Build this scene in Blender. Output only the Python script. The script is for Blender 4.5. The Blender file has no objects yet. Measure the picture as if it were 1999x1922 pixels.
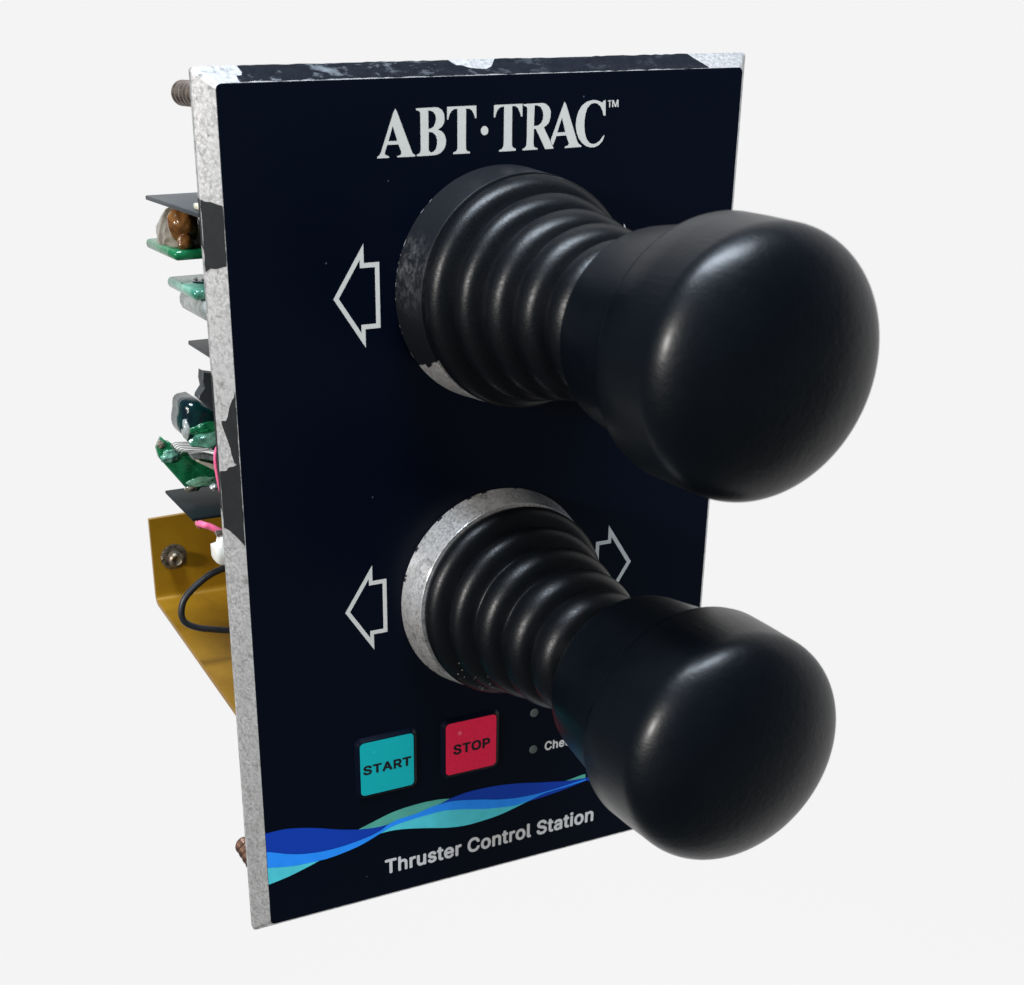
import bpy, bmesh, math, random, json
from mathutils import Vector, Matrix
from mathutils.geometry import tessellate_polygon
import mathutils.noise as mnoise
random.seed(7)
SC = bpy.context.scene
COL = SC.collection
S = 0.001                 # the object is laid out in millimetres
W, H = 100.0, 157.9       # front label

def P(x, y, z):
    """panel coordinates in mm (x right, y down, z away from the viewer) -> world metres"""
    return Vector(((x - 50.0) * S, z * S, (H - y) * S))

# ---------------------------------------------------------------- camera
cam = bpy.data.cameras.new('camera')
camo = bpy.data.objects.new('camera', cam); COL.objects.link(camo); SC.camera = camo
R0 = (0.9165690948515675, 0.02002678080198196, -0.3993745390153054)
R1 = (-0.17977772436317413, 0.9127551550661421, -0.3668214780011954)
R2 = (0.35718491595499513, 0.4080158758564331, 0.8402035353789763)
def Mv(v): return Vector((v[0], v[2], -v[1]))
m = Matrix.Identity(4)
for i, ax in enumerate((Mv(R0), -Mv(R1), -Mv(R2))):
    for k in range(3): m[k][i] = ax[k]
m.translation = P(-67.01125, -4.58106, -221.36929)
camo.matrix_world = m
F, CX, CY = 2649.83, 757.12, 1276.78
cam.sensor_fit = 'HORIZONTAL'; cam.sensor_width = 36.0
cam.lens = F * 36.0 / 1999.0
cam.shift_x = (999.5 - CX) / 1999.0
cam.shift_y = (CY - 961.0) / 1999.0
cam.clip_start = 0.01; cam.clip_end = 60.0
cam.dof.use_dof = True; cam.dof.focus_distance = 0.262; cam.dof.aperture_fstop = 50.0

# ---------------------------------------------------------------- world, lamps, exposure
wd = bpy.data.worlds.new('World'); SC.world = wd; wd.use_nodes = True
bg = wd.node_tree.nodes['Background']
bg.inputs['Color'].default_value = (0.74, 0.88, 1.0, 1); bg.inputs['Strength'].default_value = 0.145
def aim(o, d):            # lamp's -Z along d
    o.rotation_euler = Vector(d).to_track_quat('-Z', 'Y').to_euler()
su = bpy.data.lights.new('sun', 'SUN'); su.energy = 4.0; su.angle = math.radians(9); su.color = (1.0, 0.96, 0.92)
suo = bpy.data.objects.new('sun', su); COL.objects.link(suo)
suo.location = (-1.5, -1.0, 0.9); aim(suo, (0.93, 0.30, -0.27))
ar = bpy.data.lights.new('overhead_softbox', 'AREA'); ar.shape = 'RECTANGLE'; ar.size = 0.40; ar.size_y = 0.13
ar.energy = 1.7; ar.color = (0.78, 0.88, 1.0); ar.spread = math.radians(75)
aro = bpy.data.objects.new('overhead_softbox', ar); COL.objects.link(aro)
aro.location = (-0.06, -0.13, 0.60); aim(aro, Vector((0.03, -0.03, 0.09)) - Vector(aro.location))
SC.view_settings.view_transform = 'Standard'; SC.view_settings.look = 'None'
SC.view_settings.exposure = 0.0; SC.view_settings.gamma = 1.0
SC.cycles.use_denoising = True
SC.cycles.max_bounces = 8

# ---------------------------------------------------------------- materials
class N:
    def __init__(s, name):
        s.m = bpy.data.materials.new(name); s.m.use_nodes = True
        s.t = s.m.node_tree; s.b = s.t.nodes['Principled BSDF']
        s.tc = s.t.nodes.new('ShaderNodeTexCoord')
    def n(s, ty, **k):
        x = s.t.nodes.new(ty)
        for a, v in k.items(): setattr(x, a, v)
        return x
    def l(s, a, b): s.t.links.new(a, b)
    def set(s, **k):
        for a, v in k.items():
            nm = {'base': 'Base Color', 'rough': 'Roughness', 'metal': 'Metallic', 'spec': 'Specular IOR Level',
                  'coat': 'Coat Weight', 'coatr': 'Coat Roughness', 'trans': 'Transmission Weight', 'ior': 'IOR',
                  'sheen': 'Sheen Weight', 'sss': 'Subsurface Weight'}[a]
            s.b.inputs[nm].default_value = (*v, 1) if isinstance(v, tuple) else v
        return s
    def noise(s, scale, detail=4, rough=.55, stretch=None, dist=0.0):
        t = s.n('ShaderNodeTexNoise'); t.inputs['Scale'].default_value = scale
        t.inputs['Detail'].default_value = detail; t.inputs['Roughness'].default_value = rough
        t.inputs['Distortion'].default_value = dist
        if stretch:
            mp = s.n('ShaderNodeMapping'); mp.inputs['Scale'].default_value = stretch
            s.l(s.tc.outputs['Object'], mp.inputs['Vector']); s.l(mp.outputs['Vector'], t.inputs['Vector'])
        else: s.l(s.tc.outputs['Object'], t.inputs['Vector'])
        return t.outputs['Fac']
    def ramp(s, fac, stops):
        r = s.n('ShaderNodeValToRGB'); e = r.color_ramp.elements
        while len(e) < len(stops): e.new(0.5)
        for q, (p_, c) in zip(e, stops):
            q.position = p_; q.color = (*c, 1) if isinstance(c, tuple) else (c, c, c, 1)
        s.l(fac, r.inputs['Fac']); return r.outputs['Color']
    def bump(s, fac, dist, strength=1.0, prev=None):
        b = s.n('ShaderNodeBump'); b.inputs['Distance'].default_value = dist; b.inputs['Strength'].default_value = strength
        s.l(fac, b.inputs['Height'])
        if prev: s.l(prev, b.inputs['Normal'])
        return b.outputs['Normal']
    def mix(s, fac, a, b):
        x = s.n('ShaderNodeMix', data_type='RGBA')
        s.l(fac, x.inputs[0])
        for v, q in ((a, x.inputs[6]), (b, x.inputs[7])):
            if isinstance(v, tuple): q.default_value = (*v, 1)
            else: s.l(v, q)
        return x.outputs[2]
    def base(s, c): s.l(c, s.b.inputs['Base Color']); return s
    def rough(s, c): s.l(c, s.b.inputs['Roughness']); return s
    def nrm(s, c): s.l(c, s.b.inputs['Normal']); return s

def mat_plain(name, base, rough=.45, spec=.5, mottled=0.12, scale=900, bump=0.0, **k):
    a = N(name).set(rough=rough, spec=spec, **k)
    f = a.noise(scale, 5)
    lo = tuple(c * (1 - mottled) for c in base); hi = tuple(min(1, c * (1 + mottled)) for c in base)
    a.base(a.ramp(f, [(.3, lo), (.7, hi)]))
    if bump: a.nrm(a.bump(f, bump))
    return a.m

def mat_aluminium(name, k, dark, metal, rough, sc):
    a = N(name).set(metal=metal, rough=rough, spec=.4)
    g = lambda v: (v * k, v * k * .99, v * k * .98)
    big = a.noise(130, 5, .6); fine = a.noise(1700, 4, .65); mid = a.noise(sc, 6, .68, dist=.35)
    c1 = a.ramp(fine, [(.34, g(dark + .04)), (.46, g(.32)), (.62, g(.52))])
    c2 = a.ramp(mid, [(.36, g(dark)), (.46, g(.30)), (.58, g(.50))])
    a.base(a.mix(a.ramp(big, [(.40, .30), (.62, .80)]), c1, c2))
    a.rough(a.ramp(mid, [(.36, rough + .2), (.58, rough - .08)]))
    a.nrm(a.bump(mid, .00008, .6)); return a.m
def mat_label():
    a = N('navy_label_film').set(rough=.3, spec=.18)
    f = a.noise(14, 3)
    col = a.ramp(f, [(.3, (.0004, .0015, .0060)), (.7, (.0007, .0021, .0070))])
    v = a.n('ShaderNodeTexVoronoi'); v.inputs['Scale'].default_value = 170; v.inputs['Randomness'].default_value = 1
    a.l(a.tc.outputs['Object'], v.inputs['Vector'])
    keep = a.n('ShaderNodeMath', operation='GREATER_THAN'); keep.inputs[1].default_value = .55
    a.l(v.outputs['Color'], keep.inputs[0])
    dot = a.n('ShaderNodeMath', operation='LESS_THAN'); dot.inputs[1].default_value = .026
    a.l(v.outputs['Distance'], dot.inputs[0])
    mm = a.n('ShaderNodeMath', operation='MULTIPLY'); a.l(keep.outputs[0], mm.inputs[0]); a.l(dot.outputs[0], mm.inputs[1])
    a.base(a.mix(mm.outputs[0], col, (.05, .06, .08)))
    fine = a.noise(2600, 2); a.nrm(a.bump(fine, .000004, .35)); return a.m
def mat_paint(name, worn=False):
    a = N(name).set(rough=.55, spec=.05 if worn else .16)
    f = a.noise(700, 4)
    col = a.ramp(f, [(.3, (.009, .0097, .0105)), (.7, (.0125, .0135, .0145))])
    if worn:
        col = a.ramp(f, [(.3, (.003, .0045, .008)), (.7, (.007, .009, .013))])
        sm = a.noise(330, 7, .7, stretch=(.6, 1, 1), dist=.15)
        sx = a.n('ShaderNodeSeparateXYZ'); a.l(a.tc.outputs['Object'], sx.inputs[0])
        mr = a.n('ShaderNodeMapRange'); mr.inputs['From Min'].default_value = -.05; mr.inputs['From Max'].default_value = .012
        mr.inputs['To Min'].default_value = 1.0; mr.inputs['To Max'].default_value = .12
        a.l(sx.outputs['X'], mr.inputs['Value'])
        mm = a.n('ShaderNodeMath', operation='MULTIPLY')
        a.l(a.ramp(sm, [(.54, 0.0), (.60, .6), (.68, 1.0)]), mm.inputs[0]); a.l(mr.outputs[0], mm.inputs[1])
        col = a.mix(mm.outputs[0], col, (.15, .165, .18))
    a.base(col); a.nrm(a.bump(a.noise(1500, 3), .00002, .4)); return a.m
def mat_ringpaint():
    a = N('scuffed_black_paint').set(rough=.45, spec=.25)
    f = a.noise(700, 6, .7, dist=.2)
    sx = a.n('ShaderNodeSeparateXYZ'); a.l(a.tc.outputs['Object'], sx.inputs[0])
    d = a.n('ShaderNodeVectorMath', operation='DISTANCE'); a.l(a.tc.outputs['Object'], d.inputs[0])
    d.inputs[1].default_value = (-.0197, -.004, .1275)
    near = a.n('ShaderNodeMapRange'); near.inputs['From Min'].default_value = .002; near.inputs['From Max'].default_value = .0075
    near.inputs['To Min'].default_value = 1; near.inputs['To Max'].default_value = 0
    a.l(d.outputs['Value'], near.inputs['Value'])
    mm = a.n('ShaderNodeMath', operation='MULTIPLY'); a.l(a.ramp(f, [(.46, 0.0), (.66, 1.0)]), mm.inputs[0]); a.l(near.outputs[0], mm.inputs[1])
    a.base(a.mix(mm.outputs[0], (.0045, .0052, .007), (.055, .055, .055)))
    a.nrm(a.bump(f, .0001, .5)); return a.m
def mat_rubber():
    a = N('black_rubber').set(rough=.38, spec=.23)
    f = a.noise(2400, 3, .6); g = a.noise(90, 4)
    a.base(a.ramp(g, [(.3, (.0012, .0017, .0026)), (.7, (.0024, .0029, .0038))]))
    a.rough(a.ramp(f, [(.3, .32), (.7, .45)]))
    v = a.n('ShaderNodeTexVoronoi'); v.inputs['Scale'].default_value = 1500; a.l(a.tc.outputs['Object'], v.inputs['Vector'])
    d = a.n('ShaderNodeVectorMath', operation='DISTANCE'); a.l(a.tc.outputs['Object'], d.inputs[0]); d.inputs[1].default_value = (-.0085, -.0115, .0525)
    m1 = a.n('ShaderNodeMath', operation='LESS_THAN'); m1.inputs[1].default_value = .0055; a.l(d.outputs['Value'], m1.inputs[0])
    m2 = a.n('ShaderNodeMath', operation='LESS_THAN'); m2.inputs[1].default_value = .22; a.l(v.outputs['Distance'], m2.inputs[0])
    sep = a.n('ShaderNodeSeparateColor'); a.l(v.outputs['Color'], sep.inputs[0])
    m3 = a.n('ShaderNodeMath', operation='GREATER_THAN'); m3.inputs[1].default_value = .80; a.l(sep.outputs[0], m3.inputs[0])
    m4 = a.n('ShaderNodeMath', operation='MULTIPLY'); a.l(m1.outputs[0], m4.inputs[0]); a.l(m2.outputs[0], m4.inputs[1])
    m5 = a.n('ShaderNodeMath', operation='MULTIPLY'); a.l(m4.outputs[0], m5.inputs[0]); a.l(m3.outputs[0], m5.inputs[1])
    lk = a.b.inputs['Base Color'].links[0].from_socket
    a.base(a.mix(m5.outputs[0], lk, (.20, .20, .19)))         # grit stuck low on the boot
    a.nrm(a.bump(f, .00005, .7)); return a.m
def mat_knob():
    a = N('satin_black_plastic').set(rough=.40, spec=.17, coat=.16, coatr=.26)
    g = a.noise(55, 4)
    a.base(a.ramp(g, [(.3, (.0004, .0012, .0026)), (.7, (.0008, .0018, .0034))]))
    st = a.noise(900, 3, .6, stretch=(1, .09, 1)); f = a.noise(1800, 3)
    a.rough(a.ramp(g, [(.3, .34), (.7, .46)]))
    a.nrm(a.bump(f, .000045, .55, a.bump(st, .00012, .5))); return a.m
def mat_steel():
    a = N('dull_stainless_steel').set(metal=.9, rough=.32)
    f = a.noise(800, 4)
    a.base(a.ramp(f, [(.3, (.15, .115, .095)), (.7, (.36, .29, .25))])); return a.m
def mat_bronze():
    a = N('tarnished_screw_metal').set(metal=.85, rough=.4)
    f = a.noise(700, 4)
    a.base(a.ramp(f, [(.3, (.08, .042, .028)), (.7, (.20, .115, .08))])); return a.m
def mat_gold():
    a = N('gold_chromated_sheet').set(metal=.25, rough=.42, spec=.4)
    f = a.noise(60, 5, .6, dist=.5)
    a.base(a.ramp(f, [(.3, (.18, .084, .002)), (.7, (.29, .152, .005))]))
    a.nrm(a.bump(a.noise(900, 3), .00002, .4)); return a.m
def mat_resin(name, lo, hi, scale=170, trans=0.0, rough=.16):
    a = N(name).set(rough=rough, spec=.5, trans=trans, ior=1.45)
    f = a.noise(scale, 5, .6, dist=1.0)
    a.base(a.ramp(f, [(.32, lo), (.68, hi)])); a.nrm(a.bump(a.noise(260, 4, dist=.6), .0006, .6)); return a.m
MAT = dict(
    alu=mat_aluminium('worn_bare_aluminium', .98, .14, .5, .44, 800), ringalu=mat_aluminium('blotched_bare_aluminium', 1.15, .06, .6, .34, 460), label=mat_label(), paint=mat_paint('grey_black_paint'), toppaint=mat_paint('smeared_navy_paint', True),
    ringpaint=mat_ringpaint(), rubber=mat_rubber(), knob=mat_knob(), steel=mat_steel(), scuff=mat_plain('scuffed_tin', (.14, .115, .085), .42, .5, .7, 900, .00004, metal=.7), bronze=mat_bronze(), gold=mat_gold(),
    white=mat_plain('silver_white_print', (.52, .512, .48), .5, .3, .04), grey=mat_plain('light_grey_print', (.60, .60, .605), .5, .3, .04),
    teal=mat_plain('teal_button_ink', (.002, .37, .39), .42, .35, .05, 1500), red=mat_plain('red_button_ink', (.75, .013, .062), .42, .35, .10, 1500),
    tealdot=mat_plain('teal_lens', (.004, .42, .46), .4), reddot=mat_plain('red_lens', (.82, .09, .15), .4),
    ink=mat_plain('black_ink', (.006, .007, .010), .5, .3, .05), lens=mat_plain('grey_lens', (.085, .10, .095), .3, .4, .1),
    blue1=mat_plain('deep_blue_ink', (.002, .040, .37), .45, .3, .04), blue2=mat_plain('mid_blue_ink', (.018, .26, .90), .45, .3, .08, 300),
    teal1=mat_plain('pale_teal_ink', (.075, .56, .64), .45, .3, .08, 300), green1=mat_plain('sea_green_ink', (.08, .36, .29), .45, .3, .15, 200),
    slate=mat_plain('slate_grey_plastic', (.028, .032, .036), .5, .4, .15, 300, .00003), dark=mat_plain('dark_green_black_plastic', (.004, .0075, .0085), .5, .10, .2, 300),
    pcb=mat_resin('green_circuit_board', (.002, .075, .026), (.010, .155, .060), 240), pcbpale=mat_resin('coated_circuit_board', (.012, .13, .085), (.16, .34, .26), 200),
    pcbedge=mat_resin('pale_board_edge', (.05, .20, .12), (.20, .38, .27), 260),
    resin=mat_resin('clear_grey_resin', (.14, .17, .17), (.42, .46, .45), 190, .25, .2), amber=mat_resin('amber_capacitor', (.07, .026, .006), (.18, .080, .022), 260),
    cloud=mat_resin('cloudy_coating', (.10, .080, .050), (.30, .275, .22), 260, .35, .2), deep=mat_resin('dark_blue_green_resin', (.0008, .003, .009), (.002, .024, .022), 170),
    cable=mat_plain('black_cable_sheath', (.012, .014, .017), .45, .45, .15, 500), pink=mat_plain('pink_wire_sheath', (.72, .12, .25), .4, .4, .08),
    nylon=mat_plain('white_nylon', (.62, .62, .58), .45, .4, .05), cream=mat_plain('cream_ceramic', (.52, .50, .40), .45, .4, .15),
    tin=mat_plain('tinned_lead', (.34, .36, .35), .35, .5, .2, metal=.5))

# ---------------------------------------------------------------- helpers
def obj(name, bm, mat, parent=None, smooth=True, label=None, angle=35):
    bmesh.ops.recalc_face_normals(bm, faces=bm.faces)
    me = bpy.data.meshes.new(name); bm.to_mesh(me); bm.free()
    for q in (mat if isinstance(mat, (list, tuple)) else [mat]): me.materials.append(MAT[q])
    if smooth:
        for p in me.polygons: p.use_smooth = True
        me.set_sharp_from_angle(angle=math.radians(angle))
    o = bpy.data.objects.new(name, me); COL.objects.link(o)
    if parent: o.parent = parent
    if label: o['label'] = label
    return o
def flat(polys, z):
    """one printed sheet made of outlines (each a list: outer ring, then holes), lying z mm behind the label's front"""
    bm = bmesh.new()
    for rings in polys:
        v3 = [[Vector((x, y, 0)) for x, y in r] for r in rings]
        tris = tessellate_polygon(v3); vs = [bm.verts.new(P(x, y, z)) for r in rings for x, y in r]
        for t in tris:
            try: bm.faces.new([vs[i] for i in t])
            except ValueError: pass
    return bm
def face_front(bm):
    for f in bm.faces:
        f.normal_update()
        if f.normal.y > 0: f.normal_flip()
    return bm
def sheet(name, polys, z, mat, parent, label=None):
    bm = face_front(flat(polys, z)); me = bpy.data.meshes.new(name); bm.to_mesh(me); bm.free(); me.materials.append(MAT[mat])
    o = bpy.data.objects.new(name, me); COL.objects.link(o); o.parent = parent
    if label: o['label'] = label
    return o
def rrect(x0, y0, x1, y1, r, n=6):
    out = []
    for cx, cy, a0 in ((x1 - r, y0 + r, -90), (x1 - r, y1 - r, 0), (x0 + r, y1 - r, 90), (x0 + r, y0 + r, 180)):
        for i in range(n + 1):
            a = math.radians(a0 + 90 * i / n); out.append((cx + r * math.cos(a), cy + r * math.sin(a)))
    return out
def loft(rings, cap0=True, cap1=True, bm=None):
    """rings: equal-length lists of (x, y, z) in mm"""
    bm = bm or bmesh.new(); vr = [[bm.verts.new(P(*q)) for q in r] for r in rings]; n = len(vr[0])
    for a, b in zip(vr, vr[1:]):
        for i in range(n): bm.faces.new((a[i], a[(i + 1) % n], b[(i + 1) % n], b[i]))
    if cap0: bm.faces.new(vr[0])
    if cap1: bm.faces.new(vr[-1][::-1])
    return bm
def prism(poly, z0, z1, bev=.25):
    """outline in the panel plane, thick from z0 to z1 with softened rims"""
    cx = sum(p[0] for p in poly) / len(poly); cy = sum(p[1] for p in poly) / len(poly)
    def ins(d):
        out = []
        for x, y in poly:
            L = math.hypot(x - cx, y - cy) or 1; out.append((x - (x - cx) / L * d, y - (y - cy) / L * d))
        return out
    i = ins(bev)
    return loft([[(x, y, z0) for x, y in i], [(x, y, z0 + bev) for x, y in poly], [(x, y, z1 - bev) for x, y in poly], [(x, y, z1) for x, y in i]])
def slab(x0, x1, y0, y1, z0, z1, bev=.3):
    """box with bevelled edges: horizontal board (y is its thickness)"""
    bm = bmesh.new(); vs = [bm.verts.new(P(x, y, z)) for x in (x0, x1) for y in (y0, y1) for z in (z0, z1)]
    for f in ((0, 1, 3, 2), (4, 6, 7, 5), (0, 4, 5, 1), (2, 3, 7, 6), (0, 2, 6, 4), (1, 5, 7, 3)): bm.faces.new([vs[i] for i in f])
    bmesh.ops.recalc_face_normals(bm, faces=bm.faces)
    if bev: bmesh.ops.bevel(bm, geom=bm.edges[:], offset=bev * S, segments=2, affect='EDGES', profile=.5)
    return bm
def lathe(prof, cx, cy, tilt=(0, 0), n=160, wob=0.0):
    """prof: list of (z forward of the panel, r)"""
    bm = bmesh.new(); rings = []
    for k, (z, r) in enumerate(prof):
        x0, y0 = cx + tilt[0] * z, cy + tilt[1] * z
        if r < 1e-6: rings.append([bm.verts.new(P(x0, y0, -z))]); continue
        ring = []
        for i in range(n):
            a = 2 * math.pi * i / n
            rr = r + (wob * mnoise.noise(Vector((2 * math.cos(a), 2 * math.sin(a), z * .35 + cy))) if wob else 0)
            ring.append(bm.verts.new(P(x0 + rr * math.cos(a), y0 + rr * math.sin(a), -z)))
        rings.append(ring)
    for a, b in zip(rings, rings[1:]):
        if len(b) == 1:
            for i in range(n): bm.faces.new((a[i], a[(i + 1) % n], b[0]))
        elif len(a) == 1:
            for i in range(n): bm.faces.new((a[0], b[(i + 1) % n], b[i]))
        else:
            for i in range(n): bm.faces.new((a[i], a[(i + 1) % n], b[(i + 1) % n], b[i]))
    return bm
def smooth_path(pts, k=8):
    out = []; q = [Vector(p) for p in pts]; q = [q[0] * 2 - q[1]] + q + [q[-1] * 2 - q[-2]]
    for i in range(1, len(q) - 2):
        for j in range(k):
            t = j / k; a, b, c, d = q[i - 1:i + 3]
            out.append(.5 * ((2 * b) + (-a + c) * t + (2 * a - 5 * b + 4 * c - d) * t * t + (-a + 3 * b - 3 * c + d) * t ** 3))
    out.append(q[-2]); return out
def tube(pts, r, n=12, k=8, bm=None):
    path = smooth_path(pts, k); bm = bm or bmesh.new(); rings = []; up = None
    for i, p in enumerate(path):
        t = (path[min(i + 1, len(path) - 1)] - path[max(i - 1, 0)]).normalized()
        if up is None: up = t.cross(Vector((.3, .2, .9))).normalized()
        up = (up - t * up.dot(t)).normalized(); s = t.cross(up)
        rings.append([bm.verts.new(P(*(p + r * (math.cos(2 * math.pi * j / n) * up + math.sin(2 * math.pi * j / n) * s)))) for j in range(n)])
    for a, b in zip(rings, rings[1:]):
        for i in range(n): bm.faces.new((a[i], a[(i + 1) % n], b[(i + 1) % n], b[i]))
    bm.faces.new(rings[0]); bm.faces.new(rings[-1][::-1]); return bm
def blob(cx, cy, cz, rx, ry, rz, rough=.12, seed=0, sub=4):
    bm = bmesh.new(); bmesh.ops.create_icosphere(bm, subdivisions=sub, radius=1)
    for v in bm.verts:
        d = 1 + rough * mnoise.noise(v.co * 1.7 + Vector((seed, seed * 2, 0))) + rough * .5 * mnoise.noise(v.co * 4 + Vector((0, seed, 3)))
        v.co = P(cx + v.co.x * rx * d, cy + v.co.y * ry * d, cz + v.co.z * rz * d)
    return bm
def jag(pts, step=.9, amp=.10):
    """outline with small tears between the given points"""
    out = []
    for a, b in zip(pts, pts[1:] + pts[:1]):
        L = math.hypot(b[0] - a[0], (b[1] - a[1]) * 4); n = max(1, int(L / step))
        for i in range(n):
            t = i / n; out.append((a[0] + (b[0] - a[0]) * t + (random.uniform(-1, 1) * amp if i else 0), a[1] + (b[1] - a[1]) * t + (random.uniform(-1, 1) * amp * .25 if i else 0)))
    return out
# ---------------------------------------------------------------- backdrop: a large plain white sheet hung well behind the object
bm = bmesh.new(); vs = [bm.verts.new((x, 0, z)) for x, z in ((-7, -7), (7, -7), (7, 7), (-7, 7))]
bm.faces.new(vs)
MAT['sheet'] = N('white_backdrop_paper').set(base=(.714, .727, .747), rough=1.0, spec=0.0).m
bd = obj('backdrop', bm, 'sheet', smooth=False); bd['kind'] = 'structure'
fw = Mv(R2); bd.location = Vector((0, 0, .08)) + fw * 3.0
bd.rotation_euler = Vector((-.72, -.66, .22)).to_track_quat('-Y', 'Z').to_euler()

# ---------------------------------------------------------------- the control station
root = bpy.data.objects.new('thruster_control_station', None); COL.objects.link(root); root.empty_display_size = .02
root['label'] = 'navy boat thruster control panel with two black joysticks and worn bare metal edges'
root['category'] = 'control panel'

# faceplate: cast plate with sloped, worn edges
LB, TB, RB, BB = -2.75, -2.45, 103.3, 161.0
def ring(o, z, r, n=8):
    x0, y0, x1, y1 = o; return [(x, y, z) for x, y in rrect(x0, y0, x1, y1, r, n)]
bm = loft([ring((0.05, 0.05, W - .05, H - .05), .18, .9), ring((0, 0, W, H), .28, .9), ring((LB + .12, TB + .12, RB - .12, BB - .12), 3.76, .7), ring((LB, TB, RB, BB), 3.95, .7),
           ring((LB, TB, RB, BB), 5.0, .7), ring((LB + .2, TB + .2, RB - .2, BB - .2), 5.2, .7)])
plate = obj('faceplate', bm, 'alu', root, label='cast metal plate, dark paint flaked off its sloped edges down to bare grey metal', angle=28)
def left_pt(t, s, off):   # across the left slope: t 0 front .. 1 back
    L = math.hypot(LB, 3.6); return P(LB * t - 3.6 / L * off, s, .28 + 3.6 * t + LB / L * off)
def top_pt(t, s, off):
    L = math.hypot(TB, 3.6); return P(s, TB * t - 3.6 / L * off, .28 + 3.6 * t + TB / L * off)
def patch(name, pts, fn, mat, thick=.07):
    rings = [[Vector((a, b, 0)) for a, b in pts]]; tris = tessellate_polygon(rings)
    bm = bmesh.new(); lo = [bm.verts.new(fn(b, a, -.02)) for a, b in pts]; hi = [bm.verts.new(fn(b, a, thick)) for a, b in pts]
    for t in tris: bm.faces.new([hi[i] for i in t])
    n = len(pts)
    for i in range(n): bm.faces.new((lo[i], lo[(i + 1) % n], hi[(i + 1) % n], hi[i]))
    return obj(name, bm, mat, plate, smooth=False)
p1 = [(18.25, .02), (27.8, .02), (28.0, .25), (28.35, .5), (28.3, .75), (28.9, .98), (17.4, .98), (17.7, .8), (17.75, .5), (18.1, .25)]
p2 = [(48.6, .02), (49.6, .08), (50.1, .18), (51.5, .33), (53.1, .43), (53.9, .53), (54.0, .74), (54.7, .73), (56, .62), (57.5, .5), (58.8, .40), (59.6, .38),
      (61.2, .27), (61.5, .17), (61.9, .3), (62.2, .55), (62.9, .68), (63.1, .93), (63.2, .99), (73.6, .99), (74.0, .72), (75.0, .4), (76.4, .02)]
patch('paint_patch', jag(p1, 1.2, .07), left_pt, 'paint'); patch('paint_patch', jag(p2, 1.2, .07), left_pt, 'paint')
def side_pt(t, s, off): return P(LB - off, s, 3.98 + 1.0 * t)
patch('paint_patch', jag([(17.4, .02), (25.2, .02), (24.6, .98), (17.2, .98)], 1.5, .05), side_pt, 'paint', .05)
patch('paint_patch', jag([(46.5, .02), (70.5, .02), (70.2, .98), (45.8, .98)], 1.5, .05), side_pt, 'paint', .05)
t1 = [(4.1, .04), (92.9, .03), (92.2, .28), (91.2, .6), (90.3, .98), (50.9, .98), (50.2, .74), (49.4, .5), (48.2, .36), (46.6, .40), (45.2, .47), (44.2, .62), (43.0, .66), (42.1, .98),
      (4.9, .98), (5.2, .6), (4.9, .42), (4.0, .38)]
patch('paint_patch', jag(t1, 1.1, .12), top_pt, 'toppaint')

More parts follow.
